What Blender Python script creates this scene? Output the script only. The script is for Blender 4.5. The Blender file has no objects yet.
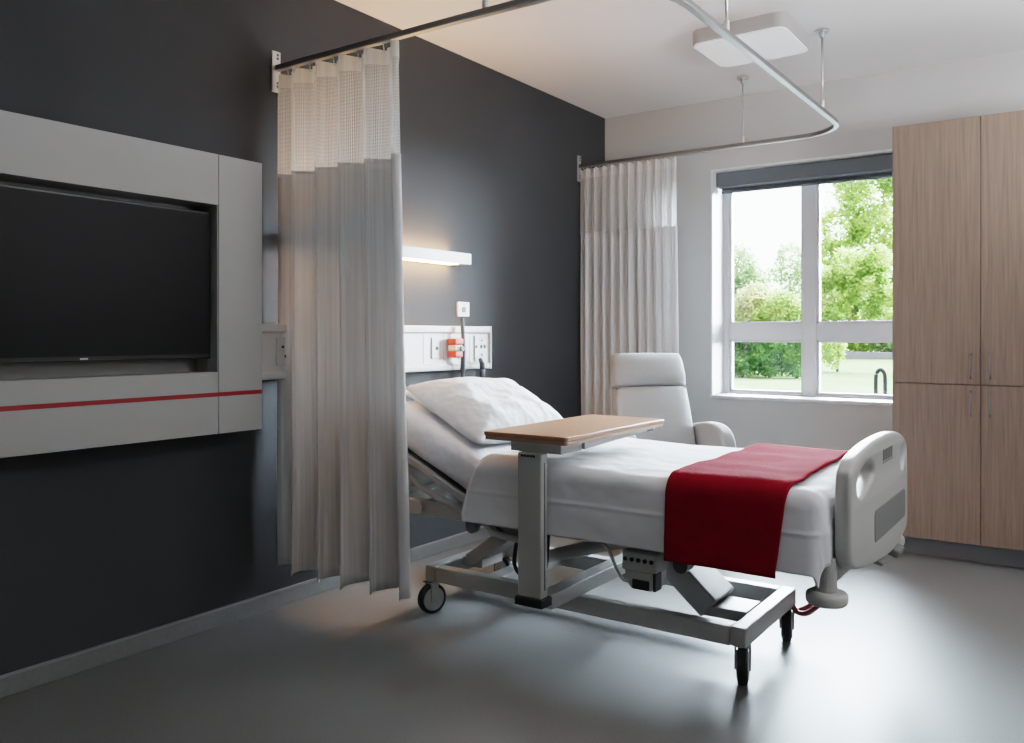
import bpy, bmesh, math, random
from mathutils import Vector, Matrix, noise
random.seed(7)
SC = bpy.context.scene
COL = SC.collection
PI = math.pi
H = 2.7          # ceiling height
YB = 5.31        # back wall plane

# ------------------------------------------------------------------ materials
def new_mat(name):
    m = bpy.data.materials.new(name); m.use_nodes = True
    nt = m.node_tree
    return m, nt, nt.nodes['Principled BSDF']

def noise_bump(nt, b, scale, strength, detail=2.0, stretch=None, dist=0.01):
    tc = nt.nodes.new('ShaderNodeTexCoord'); mp = nt.nodes.new('ShaderNodeMapping')
    if stretch: mp.inputs['Scale'].default_value = stretch
    n = nt.nodes.new('ShaderNodeTexNoise'); n.inputs['Scale'].default_value = scale; n.inputs['Detail'].default_value = detail
    bp = nt.nodes.new('ShaderNodeBump'); bp.inputs['Strength'].default_value = strength; bp.inputs['Distance'].default_value = dist
    nt.links.new(tc.outputs['Object'], mp.inputs['Vector']); nt.links.new(mp.outputs[0], n.inputs['Vector'])
    nt.links.new(n.outputs['Fac'], bp.inputs['Height']); nt.links.new(bp.outputs[0], b.inputs['Normal'])
    return n

def mat(name, col, rough=.5, metal=0., var=0., vscale=8., bump=0., bscale=200., stretch=None, spec=.5, dist=.01, sheen=0.):
    m, nt, b = new_mat(name)
    b.inputs['Roughness'].default_value = rough; b.inputs['Metallic'].default_value = metal
    b.inputs['Specular IOR Level'].default_value = spec
    if sheen:
        b.inputs['Sheen Weight'].default_value = sheen
    c = (*col, 1)
    b.inputs['Base Color'].default_value = c
    m.diffuse_color = c
    if bump: noise_bump(nt, b, bscale, bump, stretch=stretch, dist=dist)
    if var:
        tc = nt.nodes.new('ShaderNodeTexCoord'); n = nt.nodes.new('ShaderNodeTexNoise'); n.inputs['Scale'].default_value = vscale
        n.inputs['Detail'].default_value = 4
        r = nt.nodes.new('ShaderNodeValToRGB')
        r.color_ramp.elements[0].position = .3; r.color_ramp.elements[1].position = .7
        r.color_ramp.elements[0].color = (*[max(0, x*(1-var)) for x in col], 1); r.color_ramp.elements[1].color = (*[min(1, x*(1+var)) for x in col], 1)
        nt.links.new(tc.outputs['Object'], n.inputs['Vector']); nt.links.new(n.outputs['Fac'], r.inputs[0]); nt.links.new(r.outputs[0], b.inputs['Base Color'])
    return m

def emit(name, col, s):
    m, nt, b = new_mat(name)
    b.inputs['Base Color'].default_value = (*col, 1)
    b.inputs['Emission Color'].default_value = (*col, 1); b.inputs['Emission Strength'].default_value = s
    return m

def wood(name, c1, c2, rough, axis):
    # laminate: long soft grain along the chosen axis
    m, nt, b = new_mat(name); b.inputs['Roughness'].default_value = rough
    tc = nt.nodes.new('ShaderNodeTexCoord'); mp = nt.nodes.new('ShaderNodeMapping')
    s = [26., 26., 26.]; s[axis] = .9
    mp.inputs['Scale'].default_value = s
    n = nt.nodes.new('ShaderNodeTexNoise'); n.inputs['Scale'].default_value = 3.0; n.inputs['Detail'].default_value = 6; n.inputs['Roughness'].default_value = .62
    n.inputs['Distortion'].default_value = .35
    r = nt.nodes.new('ShaderNodeValToRGB'); e = r.color_ramp.elements
    e[0].position = .32; e[0].color = (*c1, 1); e[1].position = .68; e[1].color = (*c2, 1)
    bp = nt.nodes.new('ShaderNodeBump'); bp.inputs['Strength'].default_value = .05; bp.inputs['Distance'].default_value = .002
    L = nt.links.new
    L(tc.outputs['Object'], mp.inputs[0]); L(mp.outputs[0], n.inputs['Vector']); L(n.outputs['Fac'], r.inputs[0]); L(r.outputs[0], b.inputs['Base Color'])
    L(n.outputs['Fac'], bp.inputs['Height']); L(bp.outputs[0], b.inputs['Normal'])
    return m

def curtain_mat(name, col, mesh=False):
    m, nt, b = new_mat(name); L = nt.links.new
    out = nt.nodes['Material Output']
    uv = nt.nodes.new('ShaderNodeUVMap'); mp = nt.nodes.new('ShaderNodeMapping')
    L(uv.outputs[0], mp.inputs[0])
    tr = nt.nodes.new('ShaderNodeBsdfTranslucent'); mix = nt.nodes.new('ShaderNodeMixShader'); mix.inputs[0].default_value = .34 if mesh else .24
    b.inputs['Roughness'].default_value = .85; b.inputs['Specular IOR Level'].default_value = .15
    n = nt.nodes.new('ShaderNodeTexNoise'); n.inputs['Scale'].default_value = 1.0; n.inputs['Detail'].default_value = 3
    mp.inputs['Scale'].default_value = (70, 1.2, 1)      # fine vertical woven streaks
    L(mp.outputs[0], n.inputs['Vector'])
    r = nt.nodes.new('ShaderNodeValToRGB'); e = r.color_ramp.elements
    e[0].position = .3; e[0].color = (*[x*.86 for x in col], 1); e[1].position = .7; e[1].color = (*[min(1, x*1.06) for x in col], 1)
    L(n.outputs['Fac'], r.inputs[0]); L(r.outputs[0], b.inputs['Base Color']); L(r.outputs[0], tr.inputs['Color'])
    L(b.outputs[0], mix.inputs[1]); L(tr.outputs[0], mix.inputs[2])
    if not mesh:
        L(mix.outputs[0], out.inputs['Surface'])
    else:
        # open net: small square holes
        sep = nt.nodes.new('ShaderNodeSeparateXYZ'); L(uv.outputs[0], sep.inputs[0])
        hs = []
        for i in (0, 1):
            mu = nt.nodes.new('ShaderNodeMath'); mu.operation = 'MULTIPLY'; mu.inputs[1].default_value = 190.
            fr = nt.nodes.new('ShaderNodeMath'); fr.operation = 'FRACT'
            gt = nt.nodes.new('ShaderNodeMath'); gt.operation = 'GREATER_THAN'; gt.inputs[1].default_value = .50
            L(sep.outputs[i], mu.inputs[0]); L(mu.outputs[0], fr.inputs[0]); L(fr.outputs[0], gt.inputs[0]); hs.append(gt)
        an = nt.nodes.new('ShaderNodeMath'); an.operation = 'MULTIPLY'; L(hs[0].outputs[0], an.inputs[0]); L(hs[1].outputs[0], an.inputs[1])
        # top hem band stays solid
        hem = nt.nodes.new('ShaderNodeMath'); hem.operation = 'LESS_THAN'; hem.inputs[1].default_value = 2.20; L(sep.outputs[1], hem.inputs[0])
        an2 = nt.nodes.new('ShaderNodeMath'); an2.operation = 'MULTIPLY'; L(an.outputs[0], an2.inputs[0]); L(hem.outputs[0], an2.inputs[1])
        tp = nt.nodes.new('ShaderNodeBsdfTransparent'); mx = nt.nodes.new('ShaderNodeMixShader')
        L(an2.outputs[0], mx.inputs[0]); L(mix.outputs[0], mx.inputs[1]); L(tp.outputs[0], mx.inputs[2]); L(mx.outputs[0], out.inputs['Surface'])
    return m

def glass_mat():
    m, nt, b = new_mat('window_glass'); nt.nodes.remove(b); L = nt.links.new
    fr = nt.nodes.new('ShaderNodeFresnel'); fr.inputs[0].default_value = 1.45
    tp = nt.nodes.new('ShaderNodeBsdfTransparent'); tp.inputs[0].default_value = (.95, .97, .96, 1)
    gl = nt.nodes.new('ShaderNodeBsdfGlossy'); gl.inputs['Roughness'].default_value = .02
    mx = nt.nodes.new('ShaderNodeMixShader')
    L(fr.outputs[0], mx.inputs[0]); L(tp.outputs[0], mx.inputs[1]); L(gl.outputs[0], mx.inputs[2]); L(mx.outputs[0], nt.nodes['Material Output'].inputs['Surface'])
    return m

def leaf_mat(name, c1, c2):
    m, nt, b = new_mat(name); L = nt.links.new
    tc = nt.nodes.new('ShaderNodeTexCoord'); n = nt.nodes.new('ShaderNodeTexNoise'); n.inputs['Scale'].default_value = 3.5; n.inputs['Detail'].default_value = 6
    r = nt.nodes.new('ShaderNodeValToRGB'); e = r.color_ramp.elements
    e[0].position = .35; e[0].color = (*c1, 1); e[1].position = .65; e[1].color = (*c2, 1)
    L(tc.outputs['Object'], n.inputs['Vector']); L(n.outputs['Fac'], r.inputs[0])
    b.inputs['Roughness'].default_value = .6; b.inputs['Specular IOR Level'].default_value = .15
    tr = nt.nodes.new('ShaderNodeBsdfTranslucent'); mx = nt.nodes.new('ShaderNodeMixShader'); mx.inputs[0].default_value = .45
    L(r.outputs[0], b.inputs['Base Color']); L(r.outputs[0], tr.inputs['Color'])
    L(b.outputs[0], mx.inputs[1]); L(tr.outputs[0], mx.inputs[2]); L(mx.outputs[0], nt.nodes['Material Output'].inputs['Surface'])
    return m

M = dict(
    wall_dark=mat('charcoal_paint', (.054, .056, .060), .70, bump=.18, bscale=260, dist=.003, var=.06, vscale=2, spec=.3),
    wall_light=mat('off_white_paint', (.60, .595, .59), .7, bump=.08, bscale=220, dist=.003, spec=.3),
    ceiling=mat('ceiling_paint', (.90, .905, .91), .8, spec=.2, bump=.04, bscale=150),
    base=mat('grey_vinyl_skirting', (.20, .20, .20), .45, var=.05, vscale=60),
    trim=mat('skirting_cap', (.30, .30, .30), .4),
    panel=mat('satin_grey_white_panel', (.44, .435, .425), .5, bump=.03, bscale=300),
    recess=mat('recess_grey', (.30, .30, .29), .6),
    screen=mat('black_glass', (.012, .012, .013), .42, spec=.15),
    bezel=mat('black_plastic', (.012, .012, .012), .35),
    silver_mark=mat('silver_print', (.55, .55, .57), .35, .6),
    red_strip=mat('red_strip', (.33, .018, .02), .4),
    metal=mat('grey_painted_steel', (.48, .475, .46), .38, .15, bump=.02, bscale=120),
    metal_dk=mat('dark_steel', (.10, .10, .105), .4, .4),
    lip=mat('rail_lip_grey', (.40, .40, .40), .42, .7),
    chrome=mat('brushed_aluminium', (.62, .62, .62), .28, .9),
    rail=mat('grey_anodised_rail', (.27, .265, .26), .32, .85),
    rubber=mat('black_rubber', (.015, .015, .016), .6),
    plastic=mat('warm_grey_plastic', (.45, .445, .425), .42, bump=.02, bscale=200),
    plastic_dk=mat('mid_grey_plastic', (.17, .175, .17), .5),
    hubc=mat('pale_grey_plastic', (.5, .5, .49), .4),
    green=mat('green_brake_tab', (.05, .12, .06), .5),
    pedal=mat('red_pedal', (.30, .06, .07), .4),
    sheet=mat('white_cotton', (.75, .76, .80), .85, bump=.5, bscale=9, dist=.04, spec=.15, sheen=.1),
    duvet=mat('white_duvet_cotton', (.78, .785, .81), .85, bump=.5, bscale=5.5, dist=.05, spec=.15, sheen=.1),
    pillow=mat('white_pillowcase', (.82, .825, .84), .85, bump=.55, bscale=8, dist=.05, spec=.15, sheen=.1),
    red=mat('crimson_fleece', (.215, .006, .016), .95, bump=.5, bscale=320, dist=.004, spec=.04, sheen=.0, var=.08, vscale=20),
    seat=mat('pale_grey_weave', (.43, .435, .435), .9, bump=.6, bscale=380, dist=.004, spec=.1, var=.1, vscale=250),
    seam=mat('grey_piping', (.25, .25, .245), .8),
    white=mat('white_plastic', (.78, .78, .77), .4),
    outlet=mat('outlet_white', (.70, .71, .71), .35),
    orange=mat('orange_red_plastic', (.50, .06, .035), .45),
    hose=mat('blue_grey_hose', (.07, .085, .10), .5),
    frame=mat('white_window_frame', (.80, .81, .85), .35),
    reveal=mat('white_gloss_reveal', (.86, .87, .88), .45),
    blind=mat('slate_blind_fabric', (.13, .145, .16), .7, bump=.1, bscale=300),
    plinth=mat('grey_plinth', (.22, .225, .235), .5),
    carcass=mat('wardrobe_edge', (.10, .075, .06), .6),
    wood=wood('pale_oak_laminate', (.175, .120, .088), (.262, .186, .142), .55, 2),
    tabletop=wood('beech_laminate', (.36, .185, .105), (.45, .25, .15), .33, 1),
    tabedge=mat('table_edge_band', (.40, .27, .19), .45),
    curtain=curtain_mat('curtain_cloth', (.86, .86, .865)),
    net=curtain_mat('curtain_net', (.88, .875, .87), True),
    glass=glass_mat(),
    lens=emit('warm_lamp_lens', (1., .56, .27), 60.),
    diffuser=emit('ceiling_lamp_diffuser', (.9, .92, .92), .22),  # slight emission brightens the diffuser although the light is off
    lampside=mat('lamp_body_grey', (.45, .43, .42), .5),
    bark=mat('bark', (.09, .065, .045), .9, var=.3, vscale=10, bump=.5, bscale=20),
    stone=mat('pale_stone', (.10, .10, .11), .9, spec=.05, var=.1, vscale=4),
    post=mat('weathered_grey_metal', (.012, .012, .014), .8, spec=.03),
    leaf_a=leaf_mat('leaf_lime', (.10, .19, .03), (.28, .38, .11)),
    leaf_b=leaf_mat('leaf_mid', (.075, .12, .04), (.20, .28, .12)),
    leaf_c=leaf_mat('leaf_deep', (.025, .08, .02), (.10, .21, .055)),
    leaf_d=leaf_mat('leaf_straw', (.18, .21, .07), (.36, .38, .18)),
)

def floor_mat():
    m, nt, b = new_mat('speckled_vinyl'); L = nt.links.new
    tc = nt.nodes.new('ShaderNodeTexCoord')
    n = nt.nodes.new('ShaderNodeTexNoise'); n.inputs['Scale'].default_value = 220; n.inputs['Detail'].default_value = 2
    n2 = nt.nodes.new('ShaderNodeTexNoise'); n2.inputs['Scale'].default_value = 1.6; n2.inputs['Detail'].default_value = 3
    r = nt.nodes.new('ShaderNodeValToRGB'); e = r.color_ramp.elements
    e[0].position = .3; e[0].color = (.155, .155, .155, 1); e[1].position = .7; e[1].color = (.215, .215, .215, 1)
    L(tc.outputs['Object'], n.inputs['Vector']); L(tc.outputs['Object'], n2.inputs['Vector'])
    L(n.outputs['Fac'], r.inputs[0]); L(r.outputs[0], b.inputs['Base Color'])
    mr = nt.nodes.new('ShaderNodeMapRange'); mr.inputs['To Min'].default_value = .37; mr.inputs['To Max'].default_value = .46
    L(n2.outputs['Fac'], mr.inputs['Value']); L(mr.outputs[0], b.inputs['Roughness'])
    bp = nt.nodes.new('ShaderNodeBump'); bp.inputs['Strength'].default_value = .12; bp.inputs['Distance'].default_value = .002
    L(n.outputs['Fac'], bp.inputs['Height']); L(bp.outputs[0], b.inputs['Normal'])
    b.inputs['Specular IOR Level'].default_value = .5
    return m
M['floor'] = floor_mat()
def grass_mat():
    m, nt, b = new_mat('mown_grass'); L = nt.links.new
    tc = nt.nodes.new('ShaderNodeTexCoord'); n = nt.nodes.new('ShaderNodeTexNoise'); n.inputs['Scale'].default_value = 1.3; n.inputs['Detail'].default_value = 9
    n.inputs['Roughness'].default_value = .75
    r = nt.nodes.new('ShaderNodeValToRGB'); e = r.color_ramp.elements
    e[0].position = .3; e[0].color = (.050, .072, .030, 1); e[1].position = .72; e[1].color = (.088, .112, .052, 1)
    L(tc.outputs['Object'], n.inputs['Vector']); L(n.outputs['Fac'], r.inputs[0]); L(r.outputs[0], b.inputs['Base Color'])
    b.inputs['Roughness'].default_value = 1.0; b.inputs['Specular IOR Level'].default_value = 0
    return m
M['grass'] = grass_mat()

# ------------------------------------------------------------------ helpers
WO = {}   # world origin of every (unrotated) object built here
def finish(o, name, parent=None, smooth=False, bevel=0., seg=2, local=False):
    if bevel:
        md = o.modifiers.new('bevel', 'BEVEL'); md.width = bevel; md.segments = seg; md.limit_method = 'ANGLE'; md.angle_limit = .6
        md.harden_normals = False
    if smooth or bevel:
        for p in o.data.polygons: p.use_smooth = True
    if bevel and not smooth:
        md = o.modifiers.new('wn', 'WEIGHTED_NORMAL'); md.keep_sharp = True
    return o

def obj(name, bm, m, parent=None, smooth=False, bevel=0., seg=2, local=False):
    """link bm (world coordinates, or the parent's own when local) as one mesh object with its origin at its base"""
    me = bpy.data.meshes.new(name)
    bmesh.ops.recalc_face_normals(bm, faces=bm.faces[:]) if smooth is not None else None
    vs = [v.co for v in bm.verts]
    lo = Vector([min(v[i] for v in vs) for i in range(3)]); hi = Vector([max(v[i] for v in vs) for i in range(3)])
    c = Vector(((lo.x+hi.x)/2, (lo.y+hi.y)/2, lo.z))
    bmesh.ops.translate(bm, verts=bm.verts[:], vec=-c)
    bm.to_mesh(me); bm.free()
    o = bpy.data.objects.new(name, me); COL.objects.link(o)
    for x in (m if isinstance(m, (list, tuple)) else [m]): me.materials.append(x)
    if parent is not None:
        o.parent = parent
        o.location = c - WO[parent.name]
    else:
        o.location = c
    WO[o.name] = c
    return finish(o, name, parent, bool(smooth), bevel, seg)

def thing(name, label, cat, loc, group=None, rotz=0):
    o = bpy.data.objects.new(name, None); COL.objects.link(o); o.empty_display_size = .1
    o.location = loc; o.rotation_euler.z = rotz
    o['label'] = label; o['category'] = cat
    if group: o['group'] = group
    WO[o.name] = Vector((0, 0, 0)) if rotz else Vector(loc)
    return o
def tag(o, label, cat, group=None):
    o['label'] = label; o['category'] = cat
    if group: o['group'] = group
    return o
def struct(o):
    o['kind'] = 'structure'; return o

def B(): return bmesh.new()
def box(bm, x0, x1, y0, y1, z0, z1):
    r = bmesh.ops.create_cube(bm, size=1)
    for v in r['verts']:
        v.co = Vector(((x0+x1)/2 + v.co.x*(x1-x0), (y0+y1)/2 + v.co.y*(y1-y0), (z0+z1)/2 + v.co.z*(z1-z0)))
    return bm
def bar(bm, p, q, w, h, up=(0, 0, 1)):
    """rectangular bar from p to q, w across, h along up"""
    p = Vector(p); q = Vector(q); d = (q-p).normalized(); u = Vector(up)
    s = d.cross(u).normalized(); u = s.cross(d).normalized()
    vs = []
    for c in (p, q):
        for a, b in ((-1, -1), (1, -1), (1, 1), (-1, 1)):
            vs.append(bm.verts.new(c + s*(a*w/2) + u*(b*h/2)))
    for f in ((0, 1, 2, 3), (7, 6, 5, 4), (0, 4, 5, 1), (1, 5, 6, 2), (2, 6, 7, 3), (3, 7, 4, 0)):
        bm.faces.new([vs[i] for i in f])
    return bm
def cyl(bm, p, q, r, r2=None, n=20, cap=True):
    p = Vector(p); q = Vector(q); d = (q-p); L = d.length; d.normalize()
    rot = d.to_track_quat('Z', 'Y').to_matrix().to_4x4()
    bmesh.ops.create_cone(bm, cap_ends=cap, segments=n, radius1=r, radius2=r if r2 is None else r2, depth=L, matrix=Matrix.Translation((p+q)/2) @ rot)
    return bm
def tube(bm, pts, r, n=10, cap=True):
    pts = [Vector(p) for p in pts]; rings = []
    for i, p in enumerate(pts):
        t = (pts[min(i+1, len(pts)-1)] - pts[max(i-1, 0)]).normalized()
        ref = Vector((0, 0, 1)) if abs(t.z) < .95 else Vector((1, 0, 0))
        s = t.cross(ref).normalized(); u = s.cross(t)
        rr = r[i] if isinstance(r, (list, tuple)) else r
        rings.append([bm.verts.new(p + s*(rr*math.cos(2*PI*k/n)) + u*(rr*math.sin(2*PI*k/n))) for k in range(n)])
    for a, b in zip(rings, rings[1:]):
        for k in range(n): bm.faces.new((a[k], a[(k+1) % n], b[(k+1) % n], b[k]))
    if cap:
        bm.faces.new(rings[0][::-1]); bm.faces.new(rings[-1])
    return bm
def spline(pts, n=6, closed=False):
    P = [Vector(p) for p in pts]; N = len(P); out = []
    for i in range(N if closed else N-1):
        g = (lambda k: P[k % N]) if closed else (lambda k: P[max(0, min(N-1, k))])
        a, b, c, d = g(i-1), g(i), g(i+1), g(i+2)
        for k in range(n):
            t = k/n
            out.append(.5*((2*b) + (c-a)*t + (2*a-5*b+4*c-d)*t*t + (3*b-a-3*c+d)*t**3))
    if not closed: out.append(P[-1])
    return out
def rrect(x0, x1, y0, y1, r, n=5):
    pts = []
    for cx, cy, a in ((x1-r, y1-r, 0), (x0+r, y1-r, 1), (x0+r, y0+r, 2), (x1-r, y0+r, 3)):
        for k in range(n+1):
            t = (a + k/n)*PI/2
            pts.append((cx + r*math.cos(t), cy + r*math.sin(t)))
    return pts
def prism(bm, poly, lo, hi, axis=2):
    """extrude a 2-D polygon along an axis; the polygon lies in the other two axes in x,y,z order"""
    def P(a, b, c):
        v = [0, 0, 0]; o = [i for i in range(3) if i != axis]; v[o[0]] = a; v[o[1]] = b; v[axis] = c; return v
    A = [bm.verts.new(P(a, b, lo)) for a, b in poly]; C = [bm.verts.new(P(a, b, hi)) for a, b in poly]
    n = len(poly)
    bm.faces.new(A[::-1]); bm.faces.new(C)
    for i in range(n): bm.faces.new((A[i], A[(i+1) % n], C[(i+1) % n], C[i]))
    return bm
def grid_surface(bm, nu, nv, fn, uvfn=None):
    V = [[bm.verts.new(fn(i/(nu-1), j/(nv-1))) for j in range(nv)] for i in range(nu)]
    lay = bm.loops.layers.uv.verify() if uvfn else None
    for i in range(nu-1):
        for j in range(nv-1):
            f = bm.faces.new((V[i][j], V[i+1][j], V[i+1][j+1], V[i][j+1]))
            if uvfn:
                for l, (a, b) in zip(f.loops, ((i, j), (i+1, j), (i+1, j+1), (i, j+1))):
                    l[lay].uv = uvfn(a/(nu-1), b/(nv-1))
    return V
def fbm(x, y, z=0., o=3):
    s = 0; a = 1
    for k in range(o):
        s += a*noise.noise(Vector((x, y, z))); x *= 2.03; y *= 2.03; z += 7.1; a *= .5
    return s

# ------------------------------------------------------------------ room shell
RX, FY = 4.9, -1.6   # right wall, wall behind the camera
WX0, WX1, WZ0, WZ1 = .79, 2.02, .745, 2.245   # window opening
struct(obj('floor', box(B(), -.12, RX, FY, YB+.0, -.1, 0), M['floor']))
struct(obj('ceiling', box(B(), -.12, RX, FY, YB+.3, H, H+.15), M['ceiling']))
struct(obj('wall_left', box(B(), -.12, 0, FY, YB, 0, H), M['wall_dark']))
struct(obj('wall_right', box(B(), RX, RX+.12, FY, YB, 0, H), M['wall_light']))
struct(obj('wall_front', box(B(), -.12, RX+.12, FY-.12, FY, 0, H), M['wall_light']))
b = B()   # back wall with the window opening cut through it
T = .36
box(b, -.12, WX0, YB, YB+T, 0, H); box(b, WX1, RX+.12, YB, YB+T, 0, H)
box(b, WX0, WX1, YB, YB+T, 0, WZ0); box(b, WX0, WX1, YB, YB+T, WZ1, H)
struct(obj('wall_back', b, M['wall_light']))
# skirting: vinyl upstand with a thin cap line
for nm, a in (('baseboard_left', (0, .012, FY, YB, 0, .064)), ('baseboard_back', (.012, RX, YB-.012, YB, 0, .064))):
    o = struct(obj(nm, box(B(), *a), M['base'], bevel=.003))
    x0, x1, y0, y1, z0, z1 = a
    obj('baseboard_cap', box(B(), x0, x1+(.003 if x1 < 1 else 0), y0-(0 if x1 < 1 else .003), y1, z1, z1+.006), M['trim'], o)
# window 1: lined reveal, frame, four panes
w = bpy.data.objects.new('window_1', None); COL.objects.link(w); w.location = (1.4, YB+.12, WZ0); w['kind'] = 'structure'; WO[w.name] = Vector(w.location)
b = B(); e = .012
box(b, WX0, WX0+e, YB-.004, YB+T, WZ0, WZ1); box(b, WX1-e, WX1, YB-.004, YB+T, WZ0, WZ1)
box(b, WX0+e, WX1-e, YB-.004, YB+T, WZ1-e, WZ1)
obj('window_reveal', b, M['reveal'], w)
obj('window_sill', box(B(), WX0-.004, WX1, YB-.018, YB+T, WZ0, WZ0+.022), M['reveal'], w, bevel=.004)
FY0, FY1 = YB+.20, YB+.265
xa, xm0, xm1, xb = WX0+.012, 1.325, 1.408, WX1-.012
za, zt0, zt1, zb = WZ0+.022, 1.128, 1.233, WZ1-.012
b = B()
box(b, xa, xa+.032, FY0, FY1, za, zb); box(b, xb-.032, xb, FY0, FY1, za, zb)
box(b, xm0, xm1, FY0, FY1, za, zb)
for p, q in ((xa+.032, xm0), (xm1, xb-.032)):
    box(b, p, q, FY0, FY1, za, za+.012); box(b, p, q, FY0, FY1, zt0, zt1); box(b, p, q, FY0, FY1, zb-.05, zb)
obj('window_frame', b, M['frame'], w, bevel=.004)
for p, q in ((xa+.032, xm0), (xm1, xb-.032)):
    for r, s in ((za+.012, zt0), (zt1, zb-.05)):
        b = B(); y0, y1 = FY0+.02, FY1-.005; t = .016      # slim inner sash
        box(b, p, p+t, y0, y1, r, s); box(b, q-t, q, y0, y1, r, s); box(b, p+t, q-t, y0, y1, r, r+t); box(b, p+t, q-t, y0, y1, s-t, s)
        sh = obj('window_sash', b, M['white'], w, bevel=.003)
        obj('window_pane', box(B(), p+t, q-t, FY0+.038, FY0+.044, r+t, s-t), M['glass'], sh)
# roller blind in the head of the opening
t = thing('roller_blind', 'slate grey roller blind wound up across the top of the window', 'blind', (1.4, YB+.06, 2.1))
obj('cassette', box(B(), WX0+.014, WX1-.014, YB+.05, YB+.14, 2.135, WZ1-.014), M['blind'], t, bevel=.006)
obj('blind_fabric', box(B(), WX0+.03, WX1-.03, YB+.12, YB+.124, 2.115, 2.135), M['blind'], t)
obj('hem_bar', cyl(B(), (WX0+.03, YB+.122, 2.112), (WX1-.03, YB+.122, 2.112), .012), M['blind'], t, smooth=True)

# ------------------------------------------------------------------ wall unit with television
PXF = .14
t = thing('media_panel', 'pale grey recessed media panel with a thin red stripe on the charcoal wall', 'media panel', (.001, 1.5, .785))
Y0, Y1, YS = .72, 2.202, 2.000
ZA, ZB = .785, 1.846
OY0, OZ0, OZ1 = .97, 1.019, 1.654
b = B()
box(b, .001, PXF, Y0, YS-.0015, OZ1, ZB); box(b, .001, PXF, Y0, OY0, OZ0, OZ1)
box(b, .001, PXF, Y0, YS-.0015, .942, OZ0)
obj('surround_panel', b, M['panel'], t)
obj('side_panel', box(B(), .001, PXF, YS+.0015, Y1, .942, ZB), M['panel'], t)
b = B(); box(b, .001, PXF, Y0, YS-.0015, ZA, .926); obj('lower_panel', b, M['panel'], t)
obj('lower_panel', box(B(), .001, PXF, YS+.0015, Y1, ZA, .926), M['panel'], t)
obj('red_stripe', box(B(), .001, PXF-.002, Y0, Y1-.001, .926, .942), M['red_strip'], t)
b = B(); box(b, .001, .012, OY0, YS-.0015, OZ0, OZ1)
box(b, .012, PXF-.001, YS-.006, YS-.0016, OZ0, OZ1)
obj('recess_lining', b, M['recess'], t)
t = thing('television', 'black flat screen television set into the grey wall panel recess', 'television', (.04, 1.53, 1.068))
TY0, TY1, TZ0, TZ1 = 1.01, 1.990, 1.072, 1.628
obj('wall_mount', box(B(), .0122, .050, 1.3, 1.7, 1.2, 1.5), M['bezel'], t)
obj('casing', box(B(), .050, .104, TY0, TY1, TZ0, TZ1), M['bezel'], t, bevel=.003)
obj('screen', box(B(), .104, .1052, TY0+.009, TY1-.009, TZ0+.016, TZ1-.009), M['screen'], t)
b = B()
for i, (wd, hh) in enumerate(((.004, .006), (.004, .006), (.004, .006), (.004, .006), (.004, .006))):
    yy = 1.487 + i*.0056
    box(b, .1042, .1051, yy, yy+wd, TZ0+.005, TZ0+.005+hh)
obj('maker_mark', b, M['silver_mark'], t)

# ------------------------------------------------------------------ bed head services rail, light, outlets
t = thing('bedhead_services_rail', 'long white services trunking on the charcoal wall behind the bed', 'wall trunking', (0, 3.0, .97))
RY0, RY1 = 2.215, 3.865
b = B(); prism(b, [(0, .972), (.045, .972), (.050, .980), (.050, 1.0), (.038, 1.006), (.038, 1.168), (.050, 1.174), (.050, 1.204), (.044, 1.208), (0, 1.208)], RY0, RY1, axis=1)
obj('trunking', b, M['white'], t, bevel=.003)
obj('end_cap', box(B(), 0, .052, RY1, RY1+.012, .97, 1.21), M['white'], t, bevel=.002)
def plate(y, z, wd, hh, holes, label=None, nm='outlet'):
    o = obj(nm, box(B(), .038, .046, y-wd/2, y+wd/2, z-hh/2, z+hh/2), M['outlet'], t, bevel=.002)
    for dy, dz, r in holes:
        obj('socket_hole', cyl(B(), (.0455, y+dy, z+dz), (.0485, y+dy, z+dz), r, n=14), M['bezel'], o)
    return o
plate(3.40, 1.09, .075, .11, [(.0, .0, .010)])
plate(2.40, 1.09, .09, .12, [(-.015, .02, .006), (.015, .02, .006), (0, -.02, .006)])
plate(3.62, 1.085, .075, .11, [(-.018, .01, .008), (.012, .01, .011)])
plate(3.785, 1.085, .115, .14, [(-.045, .01, .009), (.0, .01, .011), (.032, .01, .011), (.005, -.035, .006), (.005, .045, .005)])
for yy in (3.30, 3.46, 3.69):
    obj('cover_seam', box(B(), .0375, .0388, yy, yy+.0025, 1.006, 1.168), M['recess'], t)
# medical regulator plugged into the trunking
t = thing('oxygen_regulator', 'orange and white gas regulator plugged into the white bedhead trunking', 'regulator', (.06, 3.52, 1.04))
b = B(); box(b, .047, .10, 3.488, 3.552, 1.075, 1.108); obj('body', b, M['white'], t, bevel=.006)
obj('cap', box(B(), .047, .105, 3.482, 3.552, 1.108, 1.142), M['orange'], t, bevel=.006)
obj('collar', box(B(), .047, .103, 3.485, 3.548, 1.040, 1.075), M['orange'], t, bevel=.006)
obj('dial', cyl(B(), (.10, 3.535, 1.088), (.114, 3.535, 1.088), .014, n=16), M['plastic_dk'], t, smooth=None)
hz = lambda pts: spline(pts, 6)
o = obj('gas_hose', tube(B(), hz([(.075, 3.575, 1.25), (.08, 3.575, 1.18), (.085, 3.575, 1.10), (.085, 3.572, 1.02), (.08, 3.575, .90), (.12, 3.55, .74), (.25, 3.40, .66), (.368, 3.26, .66)]), [.011]*14+[.014]*8+[.009]*21, n=10), M['hose'], None, smooth=True)
tag(o, 'dark blue grey hose hanging from the regulator down behind the bed', 'hose')
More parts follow.
